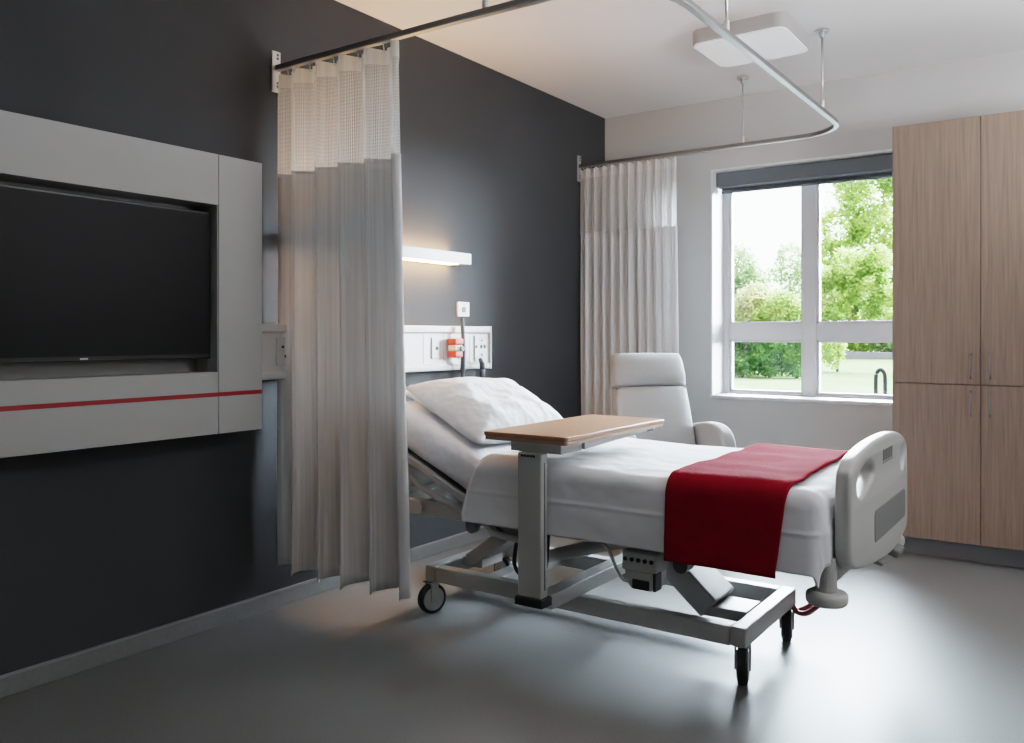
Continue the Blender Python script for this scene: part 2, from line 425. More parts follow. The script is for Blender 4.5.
b = tube(B(), [(.075, 3.735, 1.03), (.09, 3.735, 1.0), (.092, 3.735, .97)], [.009, .014, .015], n=12); tube(b, [(.092, 3.735, .97), (.09, 3.735, .925)], .015, n=12)
tube(b, hz([(.09, 3.735, .925), (.088, 3.735, .86), (.13, 3.68, .70), (.26, 3.40, .60), (.368, 3.24, .60)]), .010, n=10)
tag(obj('call_cord', b, M['hose'], None, smooth=True), 'dark cord with a thick plug at the right end of the trunking', 'cord')
t = thing('wall_switch', 'small white square switch plate on the charcoal wall above the trunking', 'switch', (0, 3.67, 1.262))
obj('plate', box(B(), 0, .012, 3.622, 3.722, 1.262, 1.342), M['white'], t, bevel=.003)
obj('button', box(B(), .012, .017, 3.655, 3.685, 1.285, 1.315), M['plastic_dk'], t, bevel=.002)
obj('indicator', cyl(B(), (.012, 3.672, 1.328), (.0145, 3.672, 1.328), .004, n=10), M['recess'], t)
# wall light
t = thing('bedhead_wall_light', 'slim white wall light glowing warm above and below on the charcoal wall', 'wall light', (0, 3.1, 1.54))
LY0, LY1 = 2.50, 3.645
obj('housing', box(B(), 0.0, .085, LY0, LY1, 1.541, 1.601), M['white'], t, bevel=.003)
obj('upper_lens', box(B(), .012, .06, LY0+.02, LY1-.10, 1.601, 1.603), M['lens'], t)
obj('lower_lens', box(B(), .012, .074, LY0+.02, LY1-.10, 1.538, 1.541), M['lens'], t)

# ------------------------------------------------------------------ curtain track, rods, curtains
ZR = 2.295
path = [(.008, 2.385), (.5, 2.385), (1.0, 2.385), (1.40, 2.395)]
path += [(1.40 + .33*math.sin(a), 2.725 - .33*math.cos(a)) for a in [PI/2*k/8 for k in range(1, 8)]]
path += [(1.73, 2.725), (1.735, 3.4), (1.735, 4.0), (1.735, 4.66)]
path += [(1.465 + .27*math.cos(a), 4.66 + .27*math.sin(a)) for a in [PI/2*k/8 for k in range(1, 8)]]
path += [(1.465, 4.93), (.8, 4.935), (.008, 4.94)]
t = thing('curtain_track', 'grey metal U shaped curtain track hung from the ceiling around the bed', 'curtain rail', (.9, 3.6, ZR))
def sweep(bm, path, prof):
    rings = []
    for i, (x, y) in enumerate(path):
        a = Vector(path[max(0, i-1)]); c = Vector(path[min(len(path)-1, i+1)]); d = (c-a).normalized(); nrm = Vector((d.y, -d.x))
        rings.append([bm.verts.new((x+nrm.x*u, y+nrm.y*u, ZR+v)) for u, v in prof])
    n = len(prof)
    for r, s in zip(rings, rings[1:]):
        for k in range(n): bm.faces.new((r[k], r[(k+1) % n], s[(k+1) % n], s[k]))
    bm.faces.new(rings[0]); bm.faces.new(rings[-1][::-1])
obj_b = B(); sweep(obj_b, path, [(-.010, -.004), (.010, -.004), (.010, .014), (-.010, .014)]); obj('rail', obj_b, M['rail'], t, bevel=.0015)
obj_b = B(); sweep(obj_b, path, [(-.013, -.011), (.013, -.011), (.013, -.004), (-.013, -.004)]); obj('rail_lip', obj_b, M['lip'], t, bevel=.0015)
for yy in (2.385, 4.94):
    o = obj('wall_bracket', box(B(), 0, .007, yy-.022, yy+.022, ZR-.10, ZR+.075), M['chrome'], t, bevel=.002)
    for dz in (-.075, -.06, .045, .06):
        obj('screw', cyl(B(), (.007, yy+.006, ZR+dz), (.0085, yy+.006, ZR+dz), .006, n=12), M['metal_dk'], o)
for x, y in ((1.115, 2.385), (1.733, 3.08), (1.738, 4.40), (1.138, 4.933)):
    o = obj('hanger_rod', cyl(B(), (x, y, ZR+.014), (x, y, H-.012), .0055, n=12), M['chrome'], t, smooth=True)
    obj('rod_clamp', cyl(B(), (x, y, ZR+.0135), (x, y, ZR+.05), .011, n=14), M['chrome'], o)
    b = B(); cyl(b, (x, y, H-.012), (x, y, H), .034, n=24); cyl(b, (x, y, H-.04), (x, y, H-.012), .012, .016, n=16)
    obj('ceiling_rose', b, M['chrome'], o, bevel=.002)

def curtain(name, label, x0, x1t, x1b, y, zbot, nf, amp, seed, net_z, ztop, flat=.0):
    t = thing(name, label, 'curtain', ((x0+x1b)/2, y, zbot), 'bed bay curtains')
    rnd = random.Random(seed)
    ph = [rnd.uniform(-.5, .5) for _ in range(nf+2)]; am = [rnd.uniform(.65, 1.2) for _ in range(nf+2)]
    def shape(u, z):
        f = (ztop-z)/(ztop-zbot)
        x1 = x1t + (x1b-x1t)*f
        q = u*nf; k = int(q); fr = q-k
        A = amp*(am[k]*(1-fr)+am[k+1]*fr)*(1.0 if f > .04 else .8)
        s = math.sin(2*PI*q + (ph[k]*(1-fr)+ph[k+1]*fr)*.9)
        s = math.copysign(abs(s)**.75, s)                   # broad pleats with tight turns
        xx = x0 + (x1-x0)*u + .42*(x1-x0)/nf*math.sin(4*PI*q + ph[k])*.22
        xx += .010*noise.noise(Vector((u*9, z*1.1, seed)))*f
        yy = y + A*s*(.85+.25*f) + .012*noise.noise(Vector((u*14, z*.9, seed+3)))*f
        yy += .004*math.sin(2*PI*q*3.1+seed)
        return xx, yy
    L = (x1b-x0)*2.4
    nu = nf*26
    def drop(u): return zbot + .012*math.sin(u*nf*2*PI+1) + .012*noise.noise(Vector((u*5, seed, 0)))
    def fn(u, v):
        z = drop(u) + (net_z-drop(u))*v; x, yy = shape(u, z); return (x, yy, z)
    b = B(); grid_surface(b, nu, 40, fn, lambda u, v: (u*L, zbot+(net_z-zbot)*v))
    o = obj('cloth_panel', b, M['curtain'], t, smooth=True)
    md = o.modifiers.new('thick', 'SOLIDIFY'); md.thickness = .0015
    def fn2(u, v):
        z = net_z-.012 + (ztop-net_z+.012)*v
        x, yy = shape(u, z)
        if v > .93: z -= .010*(.5+.5*math.sin(2*PI*u*nf*2))*(v-.93)/.07
        return (x, yy-.0025, z)
    b = B(); grid_surface(b, nu, 14, fn2, lambda u, v: (u*L, net_z+(2.262-net_z)*v))
    obj('net_header', b, M['net'], t, smooth=True)
    for i in range(nf*2):
        u = (i+.5)/(nf*2); x, yy = shape(u, ztop)
        b = tube(B(), spline([(x, y, ZR-.013), (x+.004, y, ZR-.03), (x, y+.3*(yy-y), ZR-.042), (x, yy, ztop-.012)], 4), .0022, n=6)
        obj('hook', b, M['chrome'], t, smooth=True)
curtain('privacy_curtain', 'pale grey pleated curtain with net top hanging beside the television panel', .03, .725, .785, 2.392, .172, 5, .046, 3, 1.842, 2.274)
curtain('privacy_curtain', 'pale grey pleated curtain with net top behind the armchair', .03, .72, .745, 4.925, .16, 11, .024, 11, 1.845, 2.274)

# ceiling light
t = thing('ceiling_light', 'square white ceiling light with rounded corners, switched off', 'ceiling light', (1.415, 4.25, 2.62))
b = prism(B(), rrect(1.185, 1.665, 4.02, 4.47, .055, 6), 2.632, H); obj('housing', b, M['lampside'], t, bevel=.004)
b = prism(B(), rrect(1.189, 1.661, 4.024, 4.466, .053, 6), 2.622, 2.632); obj('diffuser', b, M['diffuser'], t, bevel=.006)

# ------------------------------------------------------------------ wardrobe
WY = 4.80
t = thing('wardrobe', 'tall pale oak wardrobe of four doors on a grey plinth, right of the window', 'wardrobe', (2.4, 5.05, 0))
obj('carcass', box(B(), 2.002, 2.798, WY+.02, YB-.013, .105, 2.252), M['carcass'], t)
obj('side_panel', box(B(), 1.992, 2.002, WY+.002, YB-.013, .105, 2.255), M['wood'], t)
obj('side_panel', box(B(), 2.798, 2.808, WY+.002, YB-.013, .105, 2.255), M['wood'], t)
obj('top_panel', box(B(), 2.002, 2.798, WY+.02, YB-.013, 2.252, 2.256), M['wood'], t)
obj('plinth', box(B(), 2.02, 2.78, WY+.10, YB-.013, 0, .105), M['plinth'], t)
for x0, x1, hx in ((1.994, 2.3995, 2.358), (2.4025, 2.806, 2.444)):
    for z0, z1, h0 in ((.108, .907, .757), (.911, 2.256, .945)):
        o = obj('door', box(B(), x0, x1, WY, WY+.02, z0, z1), M['wood'], t, bevel=.0015)
        b = B(); tube(b, spline([(hx, WY, h0), (hx, WY-.026, h0+.006), (hx, WY-.028, h0+.06), (hx, WY-.026, h0+.114), (hx, WY, h0+.12)], 5), .0045, n=10)
        obj('handle', b, M['rail'], o, smooth=True)

# ------------------------------------------------------------------ armchair
CR = -.68   # turn: the seat looks towards +x and the camera
t = thing('armchair', 'pale grey upholstered high back armchair standing between the bed and the far curtain', 'armchair', (.955, 4.275, 0), rotz=CR+PI/2)
# local frame: seat faces -y
def pad(bm, w0, w1, prof, nw=14, crown=.02, ex=.35):
    """closed cushion: prof = list of (y, z, thickness dir y, z, half thickness) stations from bottom to top"""
    rings = []
    n = 28
    for k, (yc, zc, ny, nz, ht, w) in enumerate(prof):
        ring = []
        for i in range(n):
            a = 2*PI*i/n; ca, sa = math.cos(a), math.sin(a)
            px_ = math.copysign(abs(ca)**ex, ca)*w*.45; pt = math.copysign(abs(sa)**.6, sa)*ht*(1+crown*(1-min(1, 2*abs(px_)/w)**2))
            ring.append(bm.verts.new((px_, yc+ny*pt, zc+nz*pt)))
        rings.append(ring)
    for r, s in zip(rings, rings[1:]):
        for i in range(n): bm.faces.new((r[i], r[(i+1) % n], s[(i+1) % n], s[i]))
    bm.faces.new(rings[0][::-1]); bm.faces.new(rings[-1])
    return bm
def along(p0, p1, stations, nrm):
    p0 = Vector(p0); p1 = Vector(p1)
    return [((p0.lerp(p1, s)).x, (p0.lerp(p1, s)).y, nrm[0], nrm[1], ht, w) for s, ht, w in stations]
nb = (-.97, .25)    # thickness direction of the back (y,z): the front leans up
# backrest from seat to shoulder, then the headrest above a seam
st = [(0, .03, .50), (.02, .05, .535), (.1, .062, .545), (.35, .068, .535), (.7, .066, .515), (.95, .060, .50), (1, .046, .495)]
obj('backrest', pad(B(), 0, 0, along((.13, .40), (.245, .855), st, nb), crown=.25), M['seat'], t, smooth=True)
st = [(0, .046, .495), (.06, .060, .50), (.3, .072, .50), (.7, .066, .485), (.9, .052, .47), (.97, .036, .455), (1, .012, .43)]
obj('headrest', pad(B(), 0, 0, along((.246, .862), (.295, 1.052), st, nb), crown=.2), M['seat'], t, smooth=True)
b = B(); box(b, -.218, .218, .20, .285, .853, .864); obj('seam', b, M['seam'], t, bevel=.003)
st = [(0, .03, .48), (.04, .06, .51), (.5, .075, .52), (.94, .065, .51), (1, .03, .48)]
obj('seat_cushion', pad(B(), 0, 0, along((-.25, .42), (.16, .37), st, (.1, .99)), crown=.2), M['seat'], t, smooth=True)
obj('seat_base', box(B(), -.24, .24, -.22, .22, .20, .345), M['seat'], t, bevel=.02, seg=3)
for s in (-1, 1):
    poly = spline([(.24, .20), (.26, .42), (.235, .62), (.12, .665), (-.02, .672), (-.11, .645), (-.165, .57), (-.18, .42), (-.17, .20)], 6)
    poly = [(p.x, p.y) for p in [Vector((q[0], q[1])) for q in poly]]
    x = .285*s
    obj('armrest', prism(B(), poly, x-.043, x+.043, axis=0), M['seat'], t, bevel=.022, seg=4)
for sx in (-1, 1):
    for sy in (-.16, .18):
        obj('leg', cyl(B(), (sx*.22, sy, 0), (sx*.22, sy, .205), .013, .018, n=14), M['metal_dk'], t, smooth=None)

# ------------------------------------------------------------------ hospital bed
bed = thing('hospital_bed', 'grey steel hospital bed on castors with a raised head end', 'bed', (1.25, 2.97, 0))
NY0, NY1 = 2.690, 2.740; FYa, FYb = 3.195, 3.245
FZ0, FZ1 = .136, .200
X0, X1 = .575, 1.945
for y0, y1 in ((NY0, NY1), (FYa, FYb)):
    obj('side_bar', box(B(), X0+.055, X1-.055, y0, y1, FZ0, FZ1), M['metal'], bed, bevel=.006)
for x0 in (X0, X1-.055):
    obj('end_bar', box(B(), x0, x0+.055, NY0, FYb, FZ0+.001, FZ1+.002), M['metal'], bed, bevel=.008)
def caster(x, y, ax, swivel=False):
    b = B(); cyl(b, (x, y, .125), (x, y, FZ0+.002), .019, n=16)
    ax = Vector(ax).normalized(); sd = Vector((-ax.y, ax.x, 0))
    p = Vector((x, y, .0625))
    bar(b, p+ax*.024+Vector((0, 0, -.012)), p+ax*.024+Vector((0, 0, .068)), .034, .007, up=ax)
    bar(b, p-ax*.024+Vector((0, 0, -.012)), p-ax*.024+Vector((0, 0, .068)), .034, .007, up=ax)
    bar(b, p-ax*.026+Vector((0, 0, .066)), p+ax*.026+Vector((0, 0, .066)), .036, .008)
    c = obj('caster', b, M['metal'], bed, bevel=.002)
    b = B(); cyl(b, p-ax*.017, p+ax*.017, .0625, n=36); obj('tyre', b, M['rubber'], c, bevel=.009, seg=3)
    for s in (-1, 1):
        b = B(); cyl(b, p+ax*(s*.0165), p+ax*(s*.0205), .049, .046, n=30); obj('hub_cover', b, M['hubc'], c, bevel=.001)
    tb = B(); bar(tb, (x-.03, y-.012, .131), (x+.015, y-.012, .134), .02, .005); obj('brake_tab', tb, M['green'], c, bevel=.001)
caster(.600, 2.705, (.94, -.34, 0)); caster(1.915, 2.745, (.94, .30, 0)); caster(1.915, 3.225, (.94, .26, 0)); caster(.600, 3.225, (.3, 1, 0))
# cross bar and the two lifting arms
obj('cross_bar', box(B(), .86, .93, NY1, FYa, FZ0+.006, FZ1-.004), M['metal'], bed, bevel=.004)
def arm(p, q, wd, hh):
    a = obj('lift_arm', bar(B(), p, q, wd, hh), M['metal'], bed, bevel=.008)
    b = B(); cyl(b, (q[0], q[1]-wd/2-.012, q[2]), (q[0], q[1]+wd/2+.012, q[2]), .022, n=16); obj('pivot', b, M['metal_dk'], a)
arm((1.755, 2.94, .19), (1.49, 2.94, .42), .19, .09)
arm((.66, 2.955, .19), (1.00, 2.955, .43), .17, .06)
obj('lift_bracket', box(B(), 1.73, 1.89, 2.85, 3.0, .165, .204), M['metal'], bed, bevel=.004)
obj('lift_bracket', box(B(), .63, .73, 2.88, 3.03, .165, .204), M['metal'], bed, bevel=.004)
obj('actuator', cyl(B(), (1.05, 2.82, .27), (1.45, 2.82, .40), .026, n=18), M['metal'], bed, smooth=None)
# deck frame
DZ0, DZ1 = .435, .492
for y0, y1 in ((2.585, 2.625), (3.315, 3.355)):
    obj('deck_rail', box(B(), .42, 2.225, y0, y1, DZ0, DZ1), M['metal'], bed, bevel=.005)
for x in (.46, .80, 1.30, 1.72, 2.18):
    obj('deck_crossbar', box(B(), x-.02, x+.02, 2.625, 3.315, DZ0+.008, DZ1-.006), M['metal'], bed, bevel=.003)
obj('deck_panel', box(B(), .98, 2.21, 2.56, 3.38, .493, .512), M['metal_dk'], bed, bevel=.004)
# raised backrest section
A = math.radians(25.0); hx, hz_ = .98, .503
def up_(s, n): return (hx - math.cos(A)*s + math.sin(A)*n*1.0, hz_ + math.sin(A)*s + math.cos(A)*n)
p = up_(.0, 0); q = up_(.565, 0)
obj('backrest_panel', bar(B(), (p[0], 2.97, p[1]), (q[0], 2.97, q[1]), .82, .018), M['metal_dk'], bed, bevel=.004)
for y in (2.548, 3.392):
    p = up_(.01, -.008); q = up_(.56, -.008)
    obj('backrest_rail', bar(B(), (p[0], y, p[1]), (q[0], y, q[1]), .022, .03), M['metal'], bed, bevel=.005)
for y in (2.572, 3.366):
    p = up_(.44, -.02)
    pts = spline([(p[0], y, p[1]), (p[0]-.0, y, p[1]-.05), (p[0]+.10, y, .545), (.96, y, .455), (1.02, y, .415), (1.14, y, .405)], 6)
    obj('link_arm', tube(B(), pts, .013, n=10), M['metal'], bed, smooth=True)
obj('link_boss', cyl(B(), (.565, 2.545, .60), (.565, 2.585, .60), .020, n=18), M['metal_dk'], bed, smooth=None)
obj('rail_boss', cyl(B(), (.64, 2.565, .468), (.64, 2.59, .468), .026, n=18), M['metal'], bed, smooth=None)
b = B(); cyl(b, (.885, 2.60, .415), (.885, 2.63, .415), .027, n=20); obj('guide_roller', b, M['plastic_dk'], bed, bevel=.004)
obj('roller_bracket', box(B(), .868, .902, 2.631, 2.640, .40, .445), M['metal_dk'], bed)
# lowered side rail bars lying along the mattress side
obj('hinge_plate', bar(B(), (1.0, 2.60, .44), (1.22, 2.60, .425), .012, .06), M['metal'], bed, bevel=.003)
# control box with row of sockets
cb = obj('control_box', box(B(), 1.562, 1.690, 2.555, 2.665, .368, .4345), M['metal'], bed, bevel=.008)
obj('lower_housing', prism(B(), [(1.566, .369), (1.686, .369), (1.680, .318), (1.668, .305), (1.595, .305), (1.580, .322)], 2.565, 2.655, axis=1), M['metal'], cb, bevel=.006)
obj('battery_cover', box(B(), 1.600, 1.662, 2.557, 2.566, .309, .342), M['bezel'], cb, bevel=.004)
for i in range(5):
    x = 1.578 + i*.024
    obj('socket', cyl(B(), (x, 2.551, .408), (x, 2.557, .408), .0075, n=12), M['bezel'], cb)
obj('edge_guard', box(B(), 1.679, 1.690, 2.551, 2.60, .312, .372), M['bezel'], cb, bevel=.003)
obj('pivot_knob', cyl(B(), (1.755, 2.60, .40), (1.755, 2.66, .40), .026, n=18), M['metal_dk'], bed, smooth=None)
obj('pivot_mount', box(B(), 1.735, 1.775, 2.60, 2.625, .40, .437), M['metal_dk'], bed)
obj('cable', tube(B(), spline([(1.08, 2.66, .44), (1.06, 2.66, .36), (1.05, 2.66, .29), (1.07, 2.67, .245), (1.13, 2.68, .235), (1.17, 2.69, .27), (1.18, 2.70, .43)], 6), .008, n=8), M['rubber'], bed, smooth=True)
obj('cable', tube(B(), spline([(1.44, 2.60, .445), (1.50, 2.57, .43), (1.54, 2.56, .37), (1.565, 2.56, .335), (1.585, 2.57, .33)], 6), .006, n=8), M['hubc'], bed, smooth=True)
obj('cable', tube(B(), spline([(1.00, 2.60, .44), (1.10, 2.585, .395), (1.20, 2.60, .43)], 6), .007, n=8), M['metal_dk'], bed, smooth=True)

# head and foot boards (outline with two hand holes, rounded)
def board(name, x, outer, holes, thick, m, parent, bev=.014):
    cu = bpy.data.curves.new('board', 'CURVE'); cu.dimensions = '2D'; cu.fill_mode = 'BOTH'
    cu.extrude = thick/2-bev; cu.bevel_depth = bev; cu.bevel_resolution = 3; cu.offset = -bev
    for pts in [outer]+holes:
        pts = spline([(a, c, 0) for a, c in pts], 6, True)
        s = cu.splines.new('POLY'); s.points.add(len(pts)-1); s.use_cyclic_u = True
        for P, p in zip(s.points, pts): P.co = (p.x, p.y, 0, 1)
    tmp = bpy.data.objects.new('tmp', cu); COL.objects.link(tmp)
    dg = bpy.context.evaluated_depsgraph_get()
    me = bpy.data.meshes.new_from_object(tmp.evaluated_get(dg))
    bm = B(); bm.from_mesh(me)
    bpy.data.objects.remove(tmp); bpy.data.meshes.remove(me); bpy.data.curves.remove(cu)
    for v in bm.verts: v.co = Vector((x + v.co.z, v.co.x, v.co.y))
    bmesh.ops.remove_doubles(bm, verts=bm.verts[:], dist=1e-5)
    return obj(name, bm, m, parent, smooth=True)
FB = [(2.594, 0.735), (2.622, 0.772), (2.700, 0.800), (2.949, 0.822), (3.236, 0.822), (3.399, 0.804), (3.490, 0.772), (3.520, 0.719), (3.528, 0.60), (3.526, 0.47), (3.456, 0.428), (3.236, 0.404), (2.949, 0.422), (2.768, 0.444), (2.645, 0.468), (2.592, 0.511), (2.586, .62)]
HN = [(2.691, 0.681), (2.679, 0.722), (2.750, .752), (2.850, 0.766), (2.915, 0.747), (2.915, 0.715), (2.829, 0.688), (2.742, 0.670)]
HF = [(3.431, 0.762), (3.380, .745), (3.370, .70), (3.41, .675), (3.456, 0.690), (3.478, 0.723), (3.470, 0.752)]
sq = lambda P: [(2.59+(a-2.59)*.945, c-.004) for a, c in P]
FB, HN, HF = sq(FB), sq(HN), sq(HF)
fb = board('footboard', 2.27, FB, [HN, HF], .048, M['plastic'], bed)
me_ = [p for p in fb.data.polygons]
b = prism(B(), rrect(2.900, 3.412, .488, .593, .02), 2.288, 2.2965, axis=0); obj('inset_panel', b, M['plastic_dk'], fb, bevel=.003)
b = B()
for i in range(6):
    y = 3.030 + i*.026
    box(b, 2.290, 2.2962, y, y+.016, .738, .775)
for y0, y1 in ((3.025, 3.185),):
    box(b, 2.290, 2.2955, y0, y1, .730, .735)
obj('raised_lettering', b, M['plastic_dk'], fb, bevel=.001)
HB = [(2.60, .66), (2.62, .74), (2.72, .79), (2.97, .81), (3.22, .79), (3.32, .74), (3.34, .66), (3.33, .52), (2.97, .49), (2.61, .52)]
hb = board('headboard', .395, HB, [[(2.85, .75), (2.97, .765), (3.09, .75), (3.09, .72), (2.97, .73), (2.85, .72)]], .045, M['plastic'], bed)
obj('headboard_post', box(B(), .375, .415, 2.70, 2.74, .44, .53), M['metal'], bed, bevel=.004)
obj('headboard_post', box(B(), .375, .415, 3.20, 3.24, .44, .53), M['metal'], bed, bevel=.004)
obj('head_crossbar', box(B(), .37, .44, 2.60, 3.34, .44, .485), M['metal'], bed, bevel=.004)
# corner bumpers at the foot
for y in (2.590, 3.46):
    b = B(); cyl(b, (2.225, y, .362), (2.225, y, .402), .060, n=36)
    bp_ = obj('corner_bumper', b, M['plastic'], bed, bevel=.014, seg=3)
    b = B(); cyl(b, (2.225, y, .402), (2.225, y, .50), .030, .026, n=20); obj('bumper_post', b, M['plastic'], bp_, smooth=None)
obj('foot_crossbar', box(B(), 2.19, 2.246, 2.61, 3.44, .445, .488), M['metal'], bed, bevel=.006)
b = B(); bar(b, (2.225, 2.66, .43), (2.225, 3.40, .43), .03, .03); obj('foot_lower_bar', b, M['metal'], bed, bevel=.004)
# foot release lever and brake pedal
obj('release_lever', bar(B(), (2.235, 3.02, .415), (2.30, 3.02, .398), .05, .012), M['plastic_dk'], bed, bevel=.004)
obj('release_lever', bar(B(), (2.235, 3.26, .412), (2.31, 3.26, .385), .10, .03), M['plastic_dk'], bed, bevel=.008)
lk = [(1.945, 3.215, .150), (1.965, 3.215, .135), (2.0, 3.215, .150), (2.035, 3.215, .178)]
pd = obj('brake_pedal', tube(B(), spline([(1.935, 3.215, .150), (1.958, 3.215, .120), (2.0, 3.205, .128), (2.05, 3.20, .178), (2.04, 3.25, .180), (1.99, 3.24, .140), (1.958, 3.225, .122)], 6), .010, n=8), M['pedal'], bed, smooth=True)

# ------------------------------------------------------------------ mattress, pillows, duvet, throw
def path_mat(s):
    """centre line of the mattress underside: s from the head (0) to the foot"""
    LH = .575
    if s < LH:
        d = LH-s
        # round the bend a little
        x = hx-math.cos(A)*d; z = .5135 + math.sin(A)*d
        return Vector((x, 0, z)), Vector((math.sin(A), 0, math.cos(A)))
    return Vector((hx + (s-LH), 0, .5135)), Vector((0, 0, 1))
def sm(s, w=.07):
    P = Vector(); Nn = Vector()
    for k in range(-3, 4):
        p_, n_ = path_mat(s + w*k/3); P += p_/7; Nn += n_/7
    return P, Nn.normalized()
TH = .145; MY0, MY1 = 2.535, 3.405
b = B(); rings = []
prof = rrect(MY0, MY1, 0.006, TH, .045, 5)
smax = .575 + (2.215-hx)
ns = 46
for i in range(ns):
    s = .0 + smax*i/(ns-1)
    P, Nn = sm(s, .07 if .1 < s < smax-.1 else .0)
    shrink = 1 if 0 < i < ns-1 else .93
    ring = []
    for (yy, tt) in prof:
        yy2 = 2.97 + (yy-2.97)*(1 if shrink == 1 else .985); t2 = TH/2 + (tt-TH/2)*shrink
        wob = .004*noise.noise(Vector((s*6, yy*6, 1.3)))
        ring.append(b.verts.new((P.x+Nn.x*(t2+wob), yy2, P.z+Nn.z*(t2+wob))))
    rings.append(ring)
for r, s in zip(rings, rings[1:]):
    for k in range(len(prof)): b.faces.new((r[k], r[(k+1) % len(prof)], s[(k+1) % len(prof)], s[k]))
b.faces.new(rings[0]); b.faces.new(rings[-1][::-1])
tag(obj('mattress', b, M['sheet'], None, smooth=True), 'mattress in a white fitted sheet, bent up at the head of the bed', 'mattress')

def pillow(label, cx, cy, lift, L, W, T_, seed, tilt=0., yaw=0.):
    """pillow lying on the raised head section; L along y, W up the slope"""
    b = B(); n = 34; top = []; bot = []
    us = Vector((-math.cos(A+tilt), 0, math.sin(A+tilt))); nn = Vector((math.sin(A+tilt), 0, math.cos(A+tilt))); vs_ = Vector((0, 1, 0))
    if yaw:
        R = Matrix.Rotation(yaw, 3, nn); us = R @ us; vs_ = R @ vs_
    d = (hx-cx)/math.cos(A)
    base = Vector((hx-math.cos(A)*d, cy, .5135+math.sin(A)*d)) + Vector((math.sin(A), 0, math.cos(A)))*(TH+lift)
    def pt(i, j, sgn):
        u = -1+2*i/(n-1); v = -1+2*j/(n-1)
        e = max(0, (1-abs(u)**2.7))*max(0, (1-abs(v)**2.9))
        h = T_/2*e**.56
        pinch = 1-.06*(1-abs(u)**2)*0 - .05*(abs(v)**4)*(1-abs(u)**2)
        uu = u*(1-.07*(1-abs(v)**2)*abs(u)**3); vv = v*(1-.06*(1-abs(u)**2)*abs(v)**3)
        wr = .010*fbm(u*2.3+seed, v*2.3, 0, 3)*e + .012*noise.noise(Vector((u*5+seed, v*1.6, 2)))*e
        ear = .012*abs(u)**6*abs(v)**6
        hh = sgn*h + wr*(1 if sgn > 0 else .2) + ear
        if sgn < 0: hh = max(hh, -T_*.46*(1 - .62*max(abs(u), abs(v))**5))
        return base + us*(uu*W/2) + vs_*(vv*L/2) + nn*(hh + T_*.46*(1 - .62*max(abs(u), abs(v))**5))
    top = [[b.verts.new(pt(i, j, 1)) for j in range(n)] for i in range(n)]
    bot = [[b.verts.new(pt(i, j, -1)) if 0 < i < n-1 and 0 < j < n-1 else top[i][j] for j in range(n)] for i in range(n)]
    for i in range(n-1):
        for j in range(n-1):
            b.faces.new((top[i][j], top[i+1][j], top[i+1][j+1], top[i][j+1]))
            q = (bot[i][j], bot[i][j+1], bot[i+1][j+1], bot[i+1][j])
            if len(set(q)) == 4 and not all(x in (top[i][j], top[i+1][j], top[i+1][j+1], top[i][j+1]) for x in q):
                b.faces.new(q)
    return tag(obj('pillow', b, M['pillow'], None, smooth=True), label, 'pillow', 'bed pillows')
pillow('flat white pillow mostly hidden under the plump one at the bed head', .50, 2.96, .001, .62, .22, .035, 5.)
pillow('plump white pillow leaning on the raised head of the bed', .664, 2.945, .010, .69, .46, .140, 1.7, tilt=math.radians(2), yaw=math.radians(-4))

def drape(xmin, xmax, ymin, ymax, ztop, R, a0, a1, b0, b1, na, nb, zfun, hem=None, flare=.03, crease=9.):
    """cloth laid over the box top xmin..xmax, ymin..ymax: flat coordinates a (x) and b (y) fold down past the edges"""
    def fn(u, v):
        a = a0 + (a1-a0)*u; c = b0 + (b1-b0)*v
        if hem: a, c = hem(a, c, u, v)
        x0, x1, y0, y1 = xmin+R, xmax-R, ymin+R, ymax-R
        cx = min(max(a, x0), x1); cy = min(max(c, y0), y1)
        dx, dy = a-cx, c-cy; d = (dx**4+dy**4)**.25
        if d < 1e-9: return Vector((a, c, ztop + zfun(a, c)))
        hy = math.hypot(dx, dy); ux, uy = dx/hy, dy/hy
        q = R*PI/2
        if d < q: off = R*math.sin(d/R); dr = R*(1-math.cos(d/R))
        else:
            off = R + flare*min(1, (d-q)/.25) + .003*math.exp(-((d-q-crease)/.006)**2); dr = R + (d-q)
        k = max(0, 1-d/q)
        wav = 0 if d < q else min(1, (d-q)/.15)
        rip = (.008*noise.noise(Vector((a*5, c*2, 4.))) + .006*noise.noise(Vector((a*2+c*3, c*11+a*1.5, 9.))))*wav
        return Vector((cx+ux*(off+rip), cy+uy*(off+rip), ztop - dr + zfun(cx, cy)*k))
    b = B(); grid_surface(b, na, nb, fn); return b
def ztop_d(x, y):
    puff = .018*math.exp(-((x-1.02)/.14)**2)
    w_ = .010*fbm(x*3.1, y*1.7, .3, 3) + .005*noise.noise(Vector((x*2.0+y*2, y*9, 3))) + .004*abs(noise.noise(Vector((x*7, y*4+x*3, 8))))
    cr = .004*math.sin(y*10)*0
    sag = -.02*max(0, (y-2.97))*0
    return puff + w_ + cr + sag
def duvet_hem(a, c, u, v):
    # the head edge is turned back at a slant on the near side
    if c < 2.56: a = a + (1-u)*(-.10)*min(1, (2.56-c)/.24)
    a += (1-u)*.03*math.sin(c*7)
    return a, c
ZD = .700
b = drape(.70, 2.235, 2.505, 3.432, ZD, .055, 1.035, 2.225+.20, 2.56-.268, 3.38+.268, 110, 260, ztop_d, duvet_hem, flare=.012, crease=.065)
o = obj('duvet', b, M['duvet'], None, smooth=True)
md = o.modifiers.new('thick', 'SOLIDIFY'); md.thickness = .010; md.offset = -1
tag(o, 'white duvet spread over the flat part of the bed, hanging down its sides', 'duvet')
